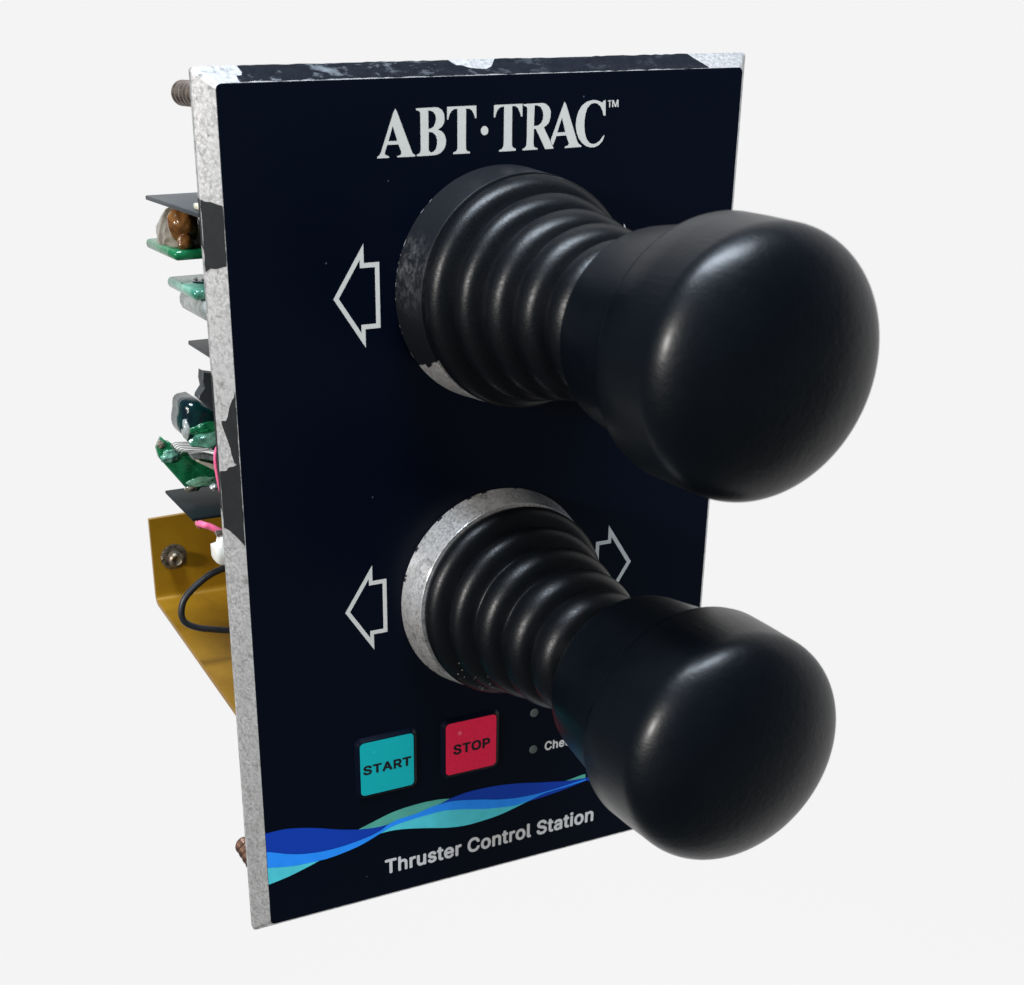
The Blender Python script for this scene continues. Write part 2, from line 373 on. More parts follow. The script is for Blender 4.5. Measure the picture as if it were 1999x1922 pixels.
# front label film
ol = rrect(0, 0, W, H, .95, 8)
lab = obj('front_label', loft([[(x, y, .2) for x, y in ol], [(x, y, .04) for x, y in ol], [(x * .9995 + .025, y * .9995 + .04, 0) for x, y in ol]]), 'label', root, smooth=False,
          label='dark navy printed label covering the whole front')
GL = {
'A':[[[30.56,4.69],[30.84,5.07],[33.53,11.59],[33.75,11.87],[34.09,12.03],[34.09,12.29],[30.83,12.28],[30.79,12.06],[31.33,11.95],[31.55,11.77],[31.53,11.4],[31.05,10.25],[29.01,10.24],[28.55,11.37],[28.52,11.64],[28.72,11.86],[29.28,12.02],[29.3,12.28],[27.14,12.29],[27.11,12.05],[27.49,11.86],[27.8,11.44],[30.22,5.21]],[[30.06,7.3],[30.84,9.68],[29.23,9.68]]],
'B':[[[34.31,4.77],[37.88,4.71],[38.5,4.8],[39.13,5.17],[39.51,5.79],[39.61,6.54],[39.51,7.23],[39.12,7.8],[38.36,8.23],[39.12,8.55],[39.63,9.11],[39.88,9.93],[39.81,10.68],[39.49,11.37],[38.91,11.89],[38.21,12.18],[37.57,12.26],[34.43,12.28],[34.38,12.04],[34.85,11.87],[35.09,11.61],[35.15,11.02],[35.11,5.48],[34.93,5.21],[34.34,5.01]],[[36.59,5.16],[36.99,5.21],[37.49,5.4],[37.87,5.84],[38.04,6.48],[37.92,7.06],[37.6,7.69],[37.16,7.97],[36.59,8.06]],[[36.65,8.53],[37.22,8.59],[37.66,8.82],[38.04,9.26],[38.22,9.97],[38.19,10.61],[37.94,11.3],[37.51,11.69],[37.13,11.81],[36.75,11.63],[36.6,11.25]]],
'T':[[[40.09,4.72],[45.58,4.69],[45.62,6.68],[45.37,6.7],[45.2,6.15],[44.81,5.5],[44.36,5.16],[43.65,5.11],[43.64,11.17],[43.72,11.67],[43.94,11.9],[44.42,11.99],[44.42,12.25],[41.26,12.25],[41.22,11.99],[41.74,11.83],[42.0,11.54],[42.04,11.1],[42.03,5.08],[41.42,5.11],[40.91,5.42],[40.53,5.93],[40.3,6.73],[40.08,6.72]]],
'dot':[[[47.92,8.76],[47.88,8.99],[47.78,9.19],[47.63,9.35],[47.43,9.44],[47.2,9.47],[46.98,9.43],[46.78,9.31],[46.62,9.14],[46.52,8.93],[46.48,8.7],[46.51,8.48],[46.61,8.27],[46.77,8.12],[46.97,8.02],[47.19,7.99],[47.41,8.04],[47.61,8.15],[47.77,8.32],[47.88,8.53]]],
'T2':[[[48.98,4.72],[54.48,4.7],[54.49,6.73],[54.21,6.72],[53.99,6.03],[53.56,5.29],[53.07,5.02],[52.48,4.99],[52.53,11.1],[52.65,11.56],[52.94,11.8],[53.31,11.88],[53.29,12.22],[50.09,12.25],[50.04,12.0],[50.59,11.82],[50.86,11.43],[50.92,10.91],[50.91,5.03],[50.28,5.07],[49.74,5.44],[49.41,5.99],[49.21,6.71],[48.94,6.7]]],
'R':[[[54.65,4.76],[58.38,4.71],[59.08,4.87],[59.73,5.38],[60.08,6.13],[60.06,7.04],[59.74,7.95],[59.2,8.44],[58.75,8.63],[60.8,12.09],[60.8,12.21],[59.15,12.23],[57.18,8.82],[56.8,8.87],[56.78,11.16],[56.88,11.69],[57.12,11.87],[57.65,12.01],[57.62,12.22],[54.61,12.25],[54.61,11.99],[55.09,11.82],[55.36,11.51],[55.43,10.88],[55.42,5.46],[55.21,5.17],[54.68,5.04]],[[56.86,5.02],[57.42,5.08],[58.05,5.32],[58.49,6.02],[58.62,6.71],[58.53,7.39],[58.2,7.95],[57.65,8.3],[56.79,8.38]]],
'A2':[[[62.79,4.63],[63.09,5.04],[65.52,11.07],[65.86,11.61],[66.45,11.98],[66.43,12.18],[63.13,12.23],[63.07,11.99],[63.71,11.83],[63.92,11.52],[63.29,10.14],[61.34,10.17],[60.69,11.68],[60.27,11.08],[60.23,10.73],[62.53,5.13]],[[62.35,7.18],[63.1,9.6],[61.49,9.6]]],
'C':[[[71.08,4.6],[71.21,7.15],[70.78,7.17],[70.52,6.37],[70.05,5.61],[69.45,5.16],[68.87,5.03],[68.15,5.16],[67.46,5.75],[67.08,6.72],[66.92,7.87],[66.93,8.79],[67.11,9.96],[67.49,10.91],[68.1,11.59],[68.83,11.82],[69.48,11.73],[70.19,11.32],[70.74,10.7],[71.05,10.36],[71.1,10.59],[70.78,11.4],[70.08,12.02],[69.22,12.34],[68.35,12.34],[67.47,12.11],[66.65,11.58],[65.89,10.79],[65.42,9.78],[65.18,8.61],[65.25,7.46],[65.63,6.32],[66.3,5.37],[67.28,4.77],[68.41,4.54],[69.28,4.63],[70.01,4.86],[70.38,5.04],[70.72,4.71]]],
'TMt':[[[71.56,4.7],[72.29,4.7],[72.3,4.86],[72.03,4.86],[72.09,5.84],[71.86,5.84],[71.8,4.87],[71.57,4.87]]],
'TMm':[[[72.47,5.85],[72.46,4.68],[72.75,4.68],[73.14,5.48],[73.42,4.66],[73.74,4.66],[73.81,5.85],[73.57,5.85],[73.53,5.08],[73.28,5.83],[73.05,5.83],[72.72,5.08],[72.71,5.85]]],
}
WV = {
'blue1':[[-0.43,136.33],[3.0,136.29],[5.86,136.62],[9.7,137.52],[12.6,138.45],[15.53,139.44],[19.7,140.53],[23.33,141.03],[26.49,141.0],[24.52,142.06],[21.45,142.88],[17.39,143.43],[14.38,143.6],[11.4,143.55],[7.49,143.03],[4.6,142.24],[1.77,141.15],[-0.59,140.51]],
'mid':[[-0.59,140.51],[1.77,141.15],[4.6,142.24],[7.49,143.03],[11.4,143.55],[14.38,143.6],[17.39,143.43],[21.45,142.88],[24.52,142.06],[26.49,141.0],[28.66,140.41],[32.81,140.06],[35.91,139.41],[38.25,139.2],[41.03,139.21],[44.13,139.74],[48.32,140.66],[51.5,141.46],[54.71,142.04],[57.94,142.37],[62.29,142.47],[67.77,142.22],[73.21,141.73],[73.22,142.13],[67.78,142.5],[63.39,142.74],[60.14,143.47],[59.06,143.75],[55.82,144.03],[51.53,143.49],[48.35,142.96],[44.14,141.93],[41.03,141.31],[38.25,140.97],[32.8,141.15],[28.64,141.5],[26.58,141.94],[24.51,142.71],[20.39,144.24],[16.33,145.11],[13.31,145.49],[11.12,145.54],[5.42,145.27],[-0.43,144.23]],
'teal1':[[-0.43,144.23],[5.42,145.27],[11.12,145.54],[8.31,146.4],[4.33,147.47],[-0.57,148.21]],
'teal2':[[24.51,142.71],[26.58,141.94],[28.64,141.5],[32.8,141.15],[38.25,140.97],[41.03,141.31],[44.14,141.93],[48.35,142.96],[51.53,143.49],[55.82,144.03],[59.06,143.75],[55.83,144.58],[52.63,145.3],[49.43,145.68],[45.21,145.9],[42.07,145.69],[38.95,145.13],[35.87,144.37],[33.81,143.88],[29.65,143.01],[26.97,142.7]],
'green1':[[19.7,140.53],[23.57,139.42],[27.06,138.48],[30.76,138.01],[34.5,137.87],[35.92,137.93],[37.95,138.06],[40.41,138.46],[38.97,138.91],[37.95,139.18],[35.91,139.52],[32.81,140.17],[28.66,140.52],[26.49,141.0],[23.33,141.03]],
'blue2':[[37.95,139.23],[40.41,138.53],[44.13,137.96],[48.3,137.92],[52.51,138.21],[56.79,138.82],[61.12,139.71],[65.51,140.56],[68.84,141.15],[72.86,141.47],[73.34,142.21],[66.71,143.23],[61.89,143.69],[59.28,143.8],[57.94,142.37],[54.71,142.04],[51.5,141.46],[48.32,140.66],[44.13,139.74],[41.03,139.21]],
'green2':[[68.17,141.04],[72.59,140.48],[73.16,140.73],[73.19,141.49],[71.07,141.32]],
}
title = sheet('title_lettering', [GL[k] for k in ('A', 'B', 'T', 'dot', 'T2', 'R', 'A2', 'C', 'TMt', 'TMm')], -.03, 'white', lab, 'silver serif capitals reading ABT TRAC with a trade mark sign')
WORDS = json.loads(r'''{"Thruster Control Station":[[[[1767,-33],[1802,-35],[1846,-27],[1883,-15],[1908,2],[1942,36],[1961,74],[1959,142],[1946,169],[1911,205],[1877,225],[1764,254],[1745,267],[1743,280],[1749,292],[1758,299],[1783,308],[1808,308],[1833,297],[1839,292],[1858,264],[1877,252],[1927,263],[1939,271],[1952,285],[1954,299],[1949,317],[1927,352],[1902,376],[1877,394],[1833,408],[1758,408],[1727,400],[1708,391],[1677,370],[1655,349],[1630,299],[1630,255],[1635,236],[1649,211],[1689,171],[1714,156],[1739,148],[1833,125],[1845,117],[1848,111],[1848,99],[1841,86],[1827,79],[1796,71],[1777,71],[1746,82],[1735,92],[1723,117],[1714,126],[1702,132],[1664,126],[1639,118],[1621,100],[1618,86],[1632,49],[1680,-1],[1714,-21],[1739,-29]]],[[[2430,-33],[2458,-36],[2502,-29],[2552,-9],[2577,8],[2605,36],[2621,61],[2629,86],[2623,99],[2603,117],[2546,133],[2527,120],[2514,97],[2504,86],[2464,71],[2439,71],[2408,81],[2389,92],[2376,111],[2369,136],[2377,145],[2608,146],[2621,152],[2634,167],[2636,236],[2628,274],[2611,311],[2596,333],[2541,386],[2483,408],[2408,408],[2364,393],[2339,376],[2282,317],[2263,280],[2249,224],[2249,155],[2257,117],[2270,80],[2296,41],[2327,8],[2358,-12],[2396,-27]],[[2377,247],[2371,255],[2372,261],[2392,286],[2414,300],[2439,303],[2471,301],[2489,294],[2503,280],[2514,255],[2512,249],[2502,246]]],[[[3867,-33],[3896,-36],[3946,-27],[4002,2],[4042,42],[4059,67],[4072,92],[4086,142],[4086,230],[4078,267],[4064,300],[4036,342],[4010,367],[3977,391],[3927,408],[3852,408],[3814,397],[3775,374],[3736,336],[3719,311],[3707,286],[3693,236],[3693,136],[3701,105],[3727,53],[3774,5],[3802,-15],[3833,-27]],[[3877,73],[3846,83],[3833,92],[3820,111],[3805,155],[3805,224],[3826,274],[3844,292],[3864,301],[3908,301],[3939,289],[3956,267],[3973,217],[3973,161],[3965,130],[3946,92],[3902,73]]],[[[5261,-33],[5289,-35],[5333,-27],[5377,-9],[5408,15],[5446,59],[5460,86],[5472,117],[5479,161],[5479,217],[5472,255],[5453,305],[5433,333],[5385,380],[5346,400],[5321,408],[5239,408],[5208,397],[5171,376],[5124,330],[5103,299],[5088,255],[5080,211],[5080,161],[5087,130],[5094,99],[5114,59],[5149,17],[5183,-9],[5227,-27]],[[5264,73],[5233,85],[5219,99],[5201,136],[5193,174],[5193,199],[5207,255],[5225,286],[5258,301],[5302,301],[5335,286],[5347,267],[5367,205],[5367,174],[5353,117],[5336,92],[5321,81],[5296,73]]],[[[6117,-33],[6164,-36],[6208,-29],[6239,-21],[6277,-3],[6333,53],[6354,99],[6353,186],[6336,217],[6299,255],[6252,285],[6214,300],[6127,323],[6083,341],[6070,355],[6068,386],[6080,411],[6102,425],[6139,433],[6171,433],[6214,416],[6225,405],[6243,367],[6258,354],[6321,352],[6333,358],[6342,367],[6348,380],[6347,411],[6338,436],[6317,467],[6289,495],[6264,512],[6227,531],[6196,539],[6108,539],[6046,519],[6017,499],[5977,457],[5961,430],[5949,380],[5949,367],[5960,324],[5983,284],[6000,267],[6044,236],[6077,223],[6202,185],[6233,167],[6240,155],[6242,124],[6233,103],[6202,85],[6171,77],[6121,77],[6077,94],[6064,108],[6048,149],[6039,158],[6027,164],[5964,164],[5952,158],[5939,144],[5937,124],[5944,92],[5960,61],[5971,45],[6011,5],[6058,-21]]],[[[6774,-33],[6808,-36],[6846,-29],[6889,-8],[6896,-8],[6921,-23],[6971,-23],[6986,-14],[6998,5],[6998,292],[6984,330],[6958,364],[6927,387],[6902,400],[6871,408],[6796,408],[6746,393],[6712,374],[6683,345],[6657,305],[6657,286],[6671,271],[6721,252],[6746,254],[6758,264],[6777,287],[6802,300],[6833,307],[6871,297],[6884,280],[6885,261],[6877,253],[6771,239],[6739,231],[6708,216],[6696,208],[6664,177],[6651,155],[6643,124],[6643,92],[6651,61],[6664,34],[6708,-9],[6746,-27]],[[6789,73],[6770,80],[6760,92],[6755,111],[6764,126],[6789,137],[6827,145],[6852,146],[6871,151],[6883,147],[6886,124],[6871,92],[6852,79],[6827,71]]],[[[7667,-33],[7696,-36],[7746,-27],[7777,-15],[7802,2],[7853,55],[7872,92],[7886,142],[7886,236],[7872,286],[7859,311],[7836,342],[7804,374],[7764,397],[7727,408],[7652,408],[7614,397],[7575,374],[7543,342],[7519,311],[7507,286],[7493,236],[7493,142],[7507,92],[7521,66],[7539,39],[7581,-1],[7602,-15],[7633,-27]],[[7677,73],[7652,79],[7633,92],[7619,117],[7605,155],[7605,217],[7619,261],[7630,280],[7644,292],[7664,301],[7714,301],[7733,294],[7746,283],[7765,249],[7773,217],[7773,155],[7759,111],[7746,92],[7721,77],[7696,71]]],[[[1317,-26],[1333,-29],[1389,-29],[1446,-7],[1452,-8],[1477,-23],[1533,-23],[1546,-17],[1559,-1],[1561,17],[1561,367],[1555,386],[1539,399],[1477,401],[1464,395],[1451,380],[1449,367],[1448,136],[1433,97],[1408,81],[1389,77],[1364,77],[1338,86],[1328,99],[1318,130],[1317,367],[1314,381],[1302,395],[1289,401],[1246,402],[1226,399],[1207,380],[1205,361],[1205,111],[1213,74],[1233,34],[1267,-1],[1289,-15]]],[[[2124,-26],[2139,-29],[2196,-27],[2217,-14],[2229,5],[2223,49],[2214,64],[2196,76],[2152,79],[2145,86],[2142,99],[2143,292],[2152,301],[2196,302],[2214,314],[2223,330],[2223,374],[2217,386],[2202,399],[2152,403],[2146,407],[2142,417],[2142,467],[2136,480],[2127,489],[2114,495],[2058,495],[2046,489],[2032,474],[2027,407],[2021,403],[1996,399],[1976,380],[1974,330],[1980,317],[1989,308],[2002,302],[2021,301],[2029,292],[2030,99],[2038,49],[2058,16],[2071,2],[2102,-19]]],[[[3361,-26],[3377,-29],[3464,-29],[3527,-9],[3571,21],[3602,53],[3622,80],[3638,111],[3648,149],[3646,162],[3627,180],[3558,183],[3546,176],[3536,167],[3521,129],[3502,106],[3477,91],[3427,77],[3414,77],[3364,89],[3337,105],[3314,128],[3297,161],[3280,224],[3280,286],[3294,342],[3310,374],[3330,399],[3346,410],[3377,425],[3414,432],[3452,426],[3483,416],[3499,405],[3515,386],[3536,342],[3558,323],[3621,321],[3633,327],[3646,342],[3648,361],[3631,411],[3589,470],[3539,510],[3508,525],[3464,539],[3377,539],[3321,522],[3277,495],[3218,436],[3196,400],[3182,367],[3168,305],[3168,199],[3176,161],[3188,124],[3201,99],[3236,49],[3262,24],[3302,-3],[3339,-21]]],[[[4680,-26],[4696,-29],[4752,-27],[4774,-14],[4785,5],[4774,49],[4764,64],[4746,76],[4708,78],[4702,82],[4699,92],[4699,292],[4708,301],[4752,304],[4764,314],[4773,330],[4773,374],[4767,386],[4752,399],[4708,403],[4702,407],[4699,417],[4698,467],[4692,480],[4683,489],[4671,495],[4614,495],[4602,489],[4589,474],[4583,407],[4577,403],[4552,399],[4532,380],[4530,330],[4536,317],[4546,308],[4558,302],[4577,301],[4585,292],[4586,74],[4594,42],[4605,24],[4633,-4],[4658,-21]]],[[[5624,-26],[5664,-29],[5690,-20],[5709,-1],[5711,24],[5702,55],[5696,64],[5683,74],[5658,78],[5649,86],[5648,505],[5642,517],[5627,530],[5564,533],[5552,526],[5543,517],[5536,499],[5537,55],[5549,24],[5580,-8],[5599,-20]]],[[[6524,-26],[6539,-29],[6596,-27],[6617,-14],[6629,5],[6622,42],[6608,64],[6589,76],[6552,78],[6546,82],[6542,92],[6543,292],[6552,301],[6596,304],[6608,314],[6617,330],[6617,374],[6611,386],[6596,399],[6552,403],[6546,407],[6542,417],[6542,467],[6536,480],[6527,489],[6514,495],[6458,495],[6446,489],[6432,474],[6427,407],[6421,403],[6396,399],[6376,380],[6374,330],[6380,317],[6389,308],[6402,302],[6421,301],[6429,292],[6430,80],[6438,49],[6452,22],[6477,-4],[6502,-19]]],[[[7180,-26],[7196,-29],[7252,-27],[7274,-14],[7286,5],[7279,42],[7271,58],[7252,74],[7208,79],[7201,86],[7199,99],[7199,292],[7208,301],[7252,304],[7264,314],[7273,330],[7273,374],[7267,386],[7252,399],[7208,403],[7202,407],[7199,417],[7198,467],[7192,480],[7183,489],[7171,495],[7114,495],[7102,489],[7089,474],[7083,407],[7077,403],[7052,399],[7032,380],[7030,330],[7036,317],[7046,308],[7058,302],[7077,301],[7085,292],[7086,80],[7094,49],[7108,22],[7133,-4],[7158,-19]]],[[[188,-20],[202,-23],[252,-23],[267,-14],[279,5],[281,417],[285,424],[296,427],[408,427],[427,433],[436,442],[442,455],[442,499],[436,517],[421,530],[402,533],[39,533],[21,526],[7,511],[5,455],[11,442],[26,430],[39,427],[152,427],[163,424],[167,417],[167,11],[171,-3]]],[[[519,-20],[533,-23],[577,-23],[589,-17],[602,-1],[605,11],[605,224],[613,261],[622,280],[633,291],[658,301],[696,301],[708,297],[723,286],[734,267],[742,224],[742,11],[746,-3],[758,-17],[771,-23],[821,-23],[836,-14],[848,5],[849,280],[840,311],[831,330],[814,357],[796,376],[764,397],[739,406],[664,408],[621,391],[608,391],[605,405],[604,505],[592,524],[577,533],[521,530],[505,517],[499,505],[499,11],[502,-3]]],[[[944,-20],[958,-23],[1008,-23],[1021,-17],[1034,-1],[1036,11],[1038,249],[1051,280],[1064,291],[1102,301],[1121,301],[1139,297],[1152,302],[1161,311],[1167,324],[1167,380],[1161,392],[1146,405],[1083,408],[1033,388],[1008,401],[952,401],[939,395],[926,380],[924,361],[924,11],[927,-3]]],[[[2713,-20],[2727,-23],[2777,-23],[2789,-17],[2802,-1],[2805,11],[2807,261],[2818,280],[2839,293],[2871,302],[2902,297],[2914,302],[2923,311],[2929,324],[2929,380],[2923,392],[2908,405],[2846,408],[2802,386],[2796,386],[2771,401],[2721,401],[2708,395],[2695,380],[2692,361],[2692,11],[2696,-3]]],[[[4163,-20],[4177,-23],[4227,-23],[4239,-17],[4252,-1],[4255,11],[4255,242],[4271,281],[4296,297],[4314,302],[4346,301],[4364,294],[4372,286],[4386,255],[4386,11],[4389,-3],[4407,-20],[4427,-23],[4471,-23],[4483,-17],[4496,-3],[4499,17],[4498,274],[4490,305],[4480,330],[4464,352],[4429,386],[4402,400],[4377,408],[4314,408],[4289,402],[4258,386],[4252,386],[4227,401],[4171,401],[4158,395],[4146,381],[4142,361],[4142,11],[4146,-3]]],[[[4844,-20],[4858,-23],[4902,-23],[4914,-17],[4927,-1],[4930,17],[4930,230],[4937,261],[4949,280],[4971,293],[5002,302],[5033,297],[5046,302],[5055,311],[5061,324],[5061,380],[5055,392],[5039,405],[4977,408],[4927,388],[4902,401],[4852,401],[4839,395],[4826,380],[4824,361],[4824,11],[4827,-3]]],[[[7344,-20],[7358,-23],[7408,-23],[7424,-14],[7436,5],[7436,374],[7424,392],[7408,401],[7352,401],[7333,389],[7324,374],[7324,11],[7327,-3]]],[[[7963,-20],[7977,-23],[8027,-23],[8039,-17],[8052,-1],[8055,11],[8055,236],[8063,267],[8071,281],[8096,297],[8114,302],[8146,301],[8166,292],[8177,280],[8186,255],[8186,11],[8189,-3],[8207,-20],[8227,-23],[8271,-23],[8283,-17],[8296,-3],[8299,17],[8298,280],[8277,338],[8229,386],[8202,400],[8177,408],[8121,408],[8089,400],[8058,386],[8052,386],[8027,401],[7971,401],[7958,395],[7946,381],[7942,361],[7942,11],[7946,-3]]],[[[7351,424],[7364,420],[7402,423],[7421,433],[7440,455],[7448,480],[7442,505],[7433,520],[7408,543],[7389,545],[7352,543],[7327,520],[7316,505],[7311,486],[7314,465],[7324,449]]]],"START":[[[[186,-39],[202,-42],[252,-42],[321,-27],[352,-12],[368,-1],[411,42],[436,92],[434,192],[417,224],[380,261],[333,291],[296,306],[208,329],[164,347],[151,361],[151,386],[164,408],[183,418],[227,427],[239,426],[264,418],[289,405],[308,366],[327,348],[402,346],[414,352],[424,361],[430,374],[430,411],[419,442],[405,467],[358,512],[308,537],[277,545],[177,545],[146,537],[108,520],[86,505],[45,461],[26,424],[18,380],[24,330],[35,305],[46,289],[94,242],[114,229],[146,216],[264,181],[302,162],[309,155],[311,130],[302,109],[271,91],[239,83],[202,83],[158,100],[146,114],[130,155],[121,164],[108,170],[33,170],[21,164],[8,150],[6,124],[13,86],[39,39],[80,-1],[96,-12],[127,-27]]],[[[663,-26],[677,-29],[739,-29],[752,-23],[765,-8],[768,11],[768,411],[777,420],[902,421],[918,430],[930,449],[930,511],[924,524],[908,537],[889,539],[514,539],[496,533],[483,517],[481,449],[487,436],[501,424],[514,421],[627,420],[638,417],[642,411],[643,5],[646,-9]]],[[[976,-26],[989,-29],[1046,-29],[1064,-23],[1088,5],[1120,99],[1127,105],[1139,108],[1271,108],[1282,105],[1297,80],[1322,5],[1333,-11],[1352,-27],[1427,-29],[1439,-23],[1453,-8],[1455,24],[1447,49],[1309,424],[1275,511],[1264,527],[1252,537],[1164,539],[1152,533],[1133,511],[957,30],[955,5],[958,-8]],[[1177,234],[1171,242],[1172,249],[1202,324],[1211,317],[1237,242],[1235,236],[1227,233]]],[[[1532,-26],[1546,-29],[1608,-29],[1621,-23],[1633,-9],[1636,5],[1636,149],[1639,159],[1652,164],[1696,164],[1708,161],[1795,-1],[1820,-26],[1833,-29],[1908,-29],[1921,-23],[1933,-9],[1936,5],[1932,24],[1845,186],[1849,199],[1886,236],[1902,259],[1916,292],[1917,405],[1909,430],[1896,457],[1839,512],[1796,531],[1758,539],[1539,539],[1527,533],[1514,519],[1511,499],[1511,5],[1514,-9]],[[1646,290],[1639,294],[1636,305],[1636,405],[1641,417],[1652,420],[1727,420],[1758,412],[1777,400],[1791,367],[1793,349],[1784,317],[1771,302],[1739,290]]],[[[2145,-26],[2158,-29],[2221,-29],[2233,-23],[2246,-8],[2249,11],[2250,411],[2258,420],[2383,421],[2399,430],[2411,449],[2411,511],[2405,524],[2389,537],[2371,539],[1996,539],[1977,533],[1964,517],[1962,449],[1968,436],[1982,424],[1996,421],[2108,420],[2119,417],[2123,411],[2124,5],[2127,-9]]]],"STOP":[[[[186,-39],[202,-42],[246,-42],[289,-35],[321,-27],[364,-6],[380,5],[408,34],[436,92],[434,192],[414,232],[393,255],[364,275],[327,293],[296,306],[208,329],[177,342],[151,367],[151,386],[164,406],[189,420],[214,426],[233,427],[264,418],[283,408],[297,392],[314,355],[327,348],[402,346],[421,355],[430,374],[430,411],[422,436],[402,475],[371,506],[308,537],[277,545],[177,545],[146,537],[102,519],[77,501],[51,474],[26,424],[18,380],[29,317],[46,284],[77,252],[108,231],[146,216],[271,178],[291,167],[309,149],[311,136],[309,124],[285,99],[246,83],[208,83],[177,91],[155,105],[141,124],[131,155],[114,168],[33,170],[21,166],[10,155],[5,130],[13,86],[46,27],[75,-1],[121,-25],[158,-35]]],[[[1161,-33],[1177,-36],[1277,-35],[1321,-21],[1373,5],[1417,49],[1438,80],[1459,124],[1480,205],[1480,292],[1473,336],[1459,386],[1434,436],[1414,464],[1383,495],[1360,511],[1321,531],[1271,545],[1171,545],[1127,531],[1075,505],[1039,477],[1013,442],[982,380],[968,330],[967,286],[961,255],[967,224],[968,180],[982,130],[1010,74],[1030,42],[1063,11],[1114,-19]],[[1214,85],[1171,98],[1150,111],[1130,130],[1113,155],[1093,217],[1093,286],[1110,349],[1139,389],[1171,412],[1196,420],[1221,422],[1246,420],[1277,410],[1293,399],[1321,369],[1334,349],[1347,311],[1355,267],[1355,242],[1348,205],[1336,167],[1314,133],[1285,105],[1264,94],[1227,84]]],[[[656,-26],[671,-29],[739,-29],[758,-20],[764,-10],[768,11],[768,411],[777,420],[896,421],[914,430],[923,449],[923,511],[915,530],[905,536],[883,539],[514,539],[496,534],[483,520],[480,505],[481,449],[489,430],[508,421],[627,420],[636,411],[636,5],[641,-14]]],[[[1568,-26],[1583,-29],[1646,-29],[1658,-25],[1669,-14],[1674,5],[1674,136],[1679,149],[1689,152],[1771,152],[1789,158],[1821,160],[1873,180],[1899,199],[1928,230],[1947,267],[1955,292],[1956,324],[1961,349],[1956,374],[1955,399],[1944,430],[1921,475],[1902,495],[1877,512],[1833,531],[1796,539],[1583,539],[1564,534],[1554,524],[1549,499],[1549,5],[1554,-14]],[[1683,278],[1677,282],[1674,292],[1674,405],[1679,417],[1689,420],[1764,420],[1796,410],[1817,392],[1830,361],[1830,336],[1821,310],[1802,290],[1777,277]]]],"Check":[[[[1151,-32],[1167,-35],[1204,-35],[1242,-27],[1279,-12],[1295,-1],[1338,43],[1357,81],[1354,94],[1335,115],[1298,127],[1273,125],[1254,109],[1235,86],[1198,72],[1167,72],[1135,82],[1117,96],[1106,112],[1098,137],[1104,145],[1335,147],[1348,153],[1361,168],[1363,249],[1355,281],[1330,331],[1295,368],[1268,387],[1210,408],[1142,408],[1104,398],[1065,374],[1026,337],[1009,312],[997,287],[983,243],[983,131],[997,87],[1009,62],[1077,-7],[1104,-21]],[[1110,247],[1102,256],[1114,281],[1142,298],[1160,302],[1198,302],[1217,294],[1235,276],[1243,256],[1240,249],[1229,246]]],[[[1576,-32],[1623,-35],[1660,-27],[1704,-8],[1729,9],[1754,35],[1780,74],[1787,99],[1779,115],[1760,129],[1723,139],[1704,139],[1685,127],[1667,97],[1656,87],[1623,73],[1604,71],[1560,86],[1548,96],[1537,112],[1520,168],[1520,206],[1534,256],[1547,281],[1554,288],[1585,302],[1635,300],[1660,287],[1673,266],[1692,247],[1710,240],[1754,249],[1780,274],[1782,293],[1774,312],[1757,337],[1720,374],[1679,398],[1642,408],[1573,408],[1542,400],[1498,377],[1451,331],[1434,306],[1422,281],[1408,218],[1408,156],[1415,118],[1434,74],[1454,41],[1485,9],[1510,-8],[1548,-27]]],[[[207,-26],[223,-29],[317,-28],[348,-21],[398,4],[467,72],[486,112],[494,137],[492,162],[474,181],[460,184],[410,183],[398,177],[385,164],[368,124],[350,106],[329,92],[310,86],[279,78],[254,78],[223,86],[179,109],[165,124],[140,174],[126,249],[133,306],[147,349],[159,374],[177,399],[198,412],[242,427],[298,427],[323,419],[360,395],[389,337],[398,328],[410,322],[467,322],[479,328],[492,343],[495,356],[493,381],[477,418],[457,449],[406,499],[373,519],[335,533],[298,540],[229,539],[179,525],[140,506],[117,490],[88,462],[60,426],[34,374],[20,324],[19,299],[13,274],[14,224],[28,149],[49,99],[70,68],[123,15],[179,-18]]],[[[584,-19],[598,-22],[648,-22],[660,-16],[673,-1],[676,12],[676,249],[695,287],[704,294],[729,302],[767,300],[792,287],[799,274],[807,237],[807,12],[810,-2],[823,-16],[835,-22],[885,-22],[904,-16],[913,-7],[919,6],[920,249],[913,293],[902,324],[882,356],[860,377],[829,398],[804,407],[735,408],[704,400],[685,392],[679,392],[676,406],[675,506],[663,524],[648,533],[585,531],[570,518],[564,506],[563,12],[567,-2]]],[[[1865,-19],[1879,-22],[1929,-22],[1942,-16],[1954,-2],[1957,12],[1958,124],[1967,137],[1973,137],[1982,131],[2089,-7],[2104,-20],[2185,-22],[2204,-10],[2212,6],[2207,18],[2173,64],[2060,204],[2056,218],[2063,231],[2194,362],[2200,374],[2198,381],[2185,396],[2173,402],[2098,400],[1973,278],[1960,274],[1957,287],[1957,506],[1945,524],[1929,533],[1867,531],[1851,518],[1845,506],[1845,12],[1848,-2]]]]}''')
def word(name, w, x0, x1, ytop, ybase, z, mat, parent, label=None):
    g = WORDS[w]; xs = [p[0] for o in g for p in o[0]]; a, b = min(xs), max(xs); r = 24.0
    k = (ybase - ytop) / (513.6 + 2 * r)
    polys = [[[(x0 + (px - a) / (b - a) * (x1 - x0), ybase - (py + r) * k) for px, py in ring_] for ring_ in o] for o in g]
    return sheet(name, polys, z, mat, parent, label)
word('lettering', 'Thruster Control Station', 25.4, 75.7, 149.4, 152.95, -.03, 'grey', lab, label='grey bold words Thruster Control Station')
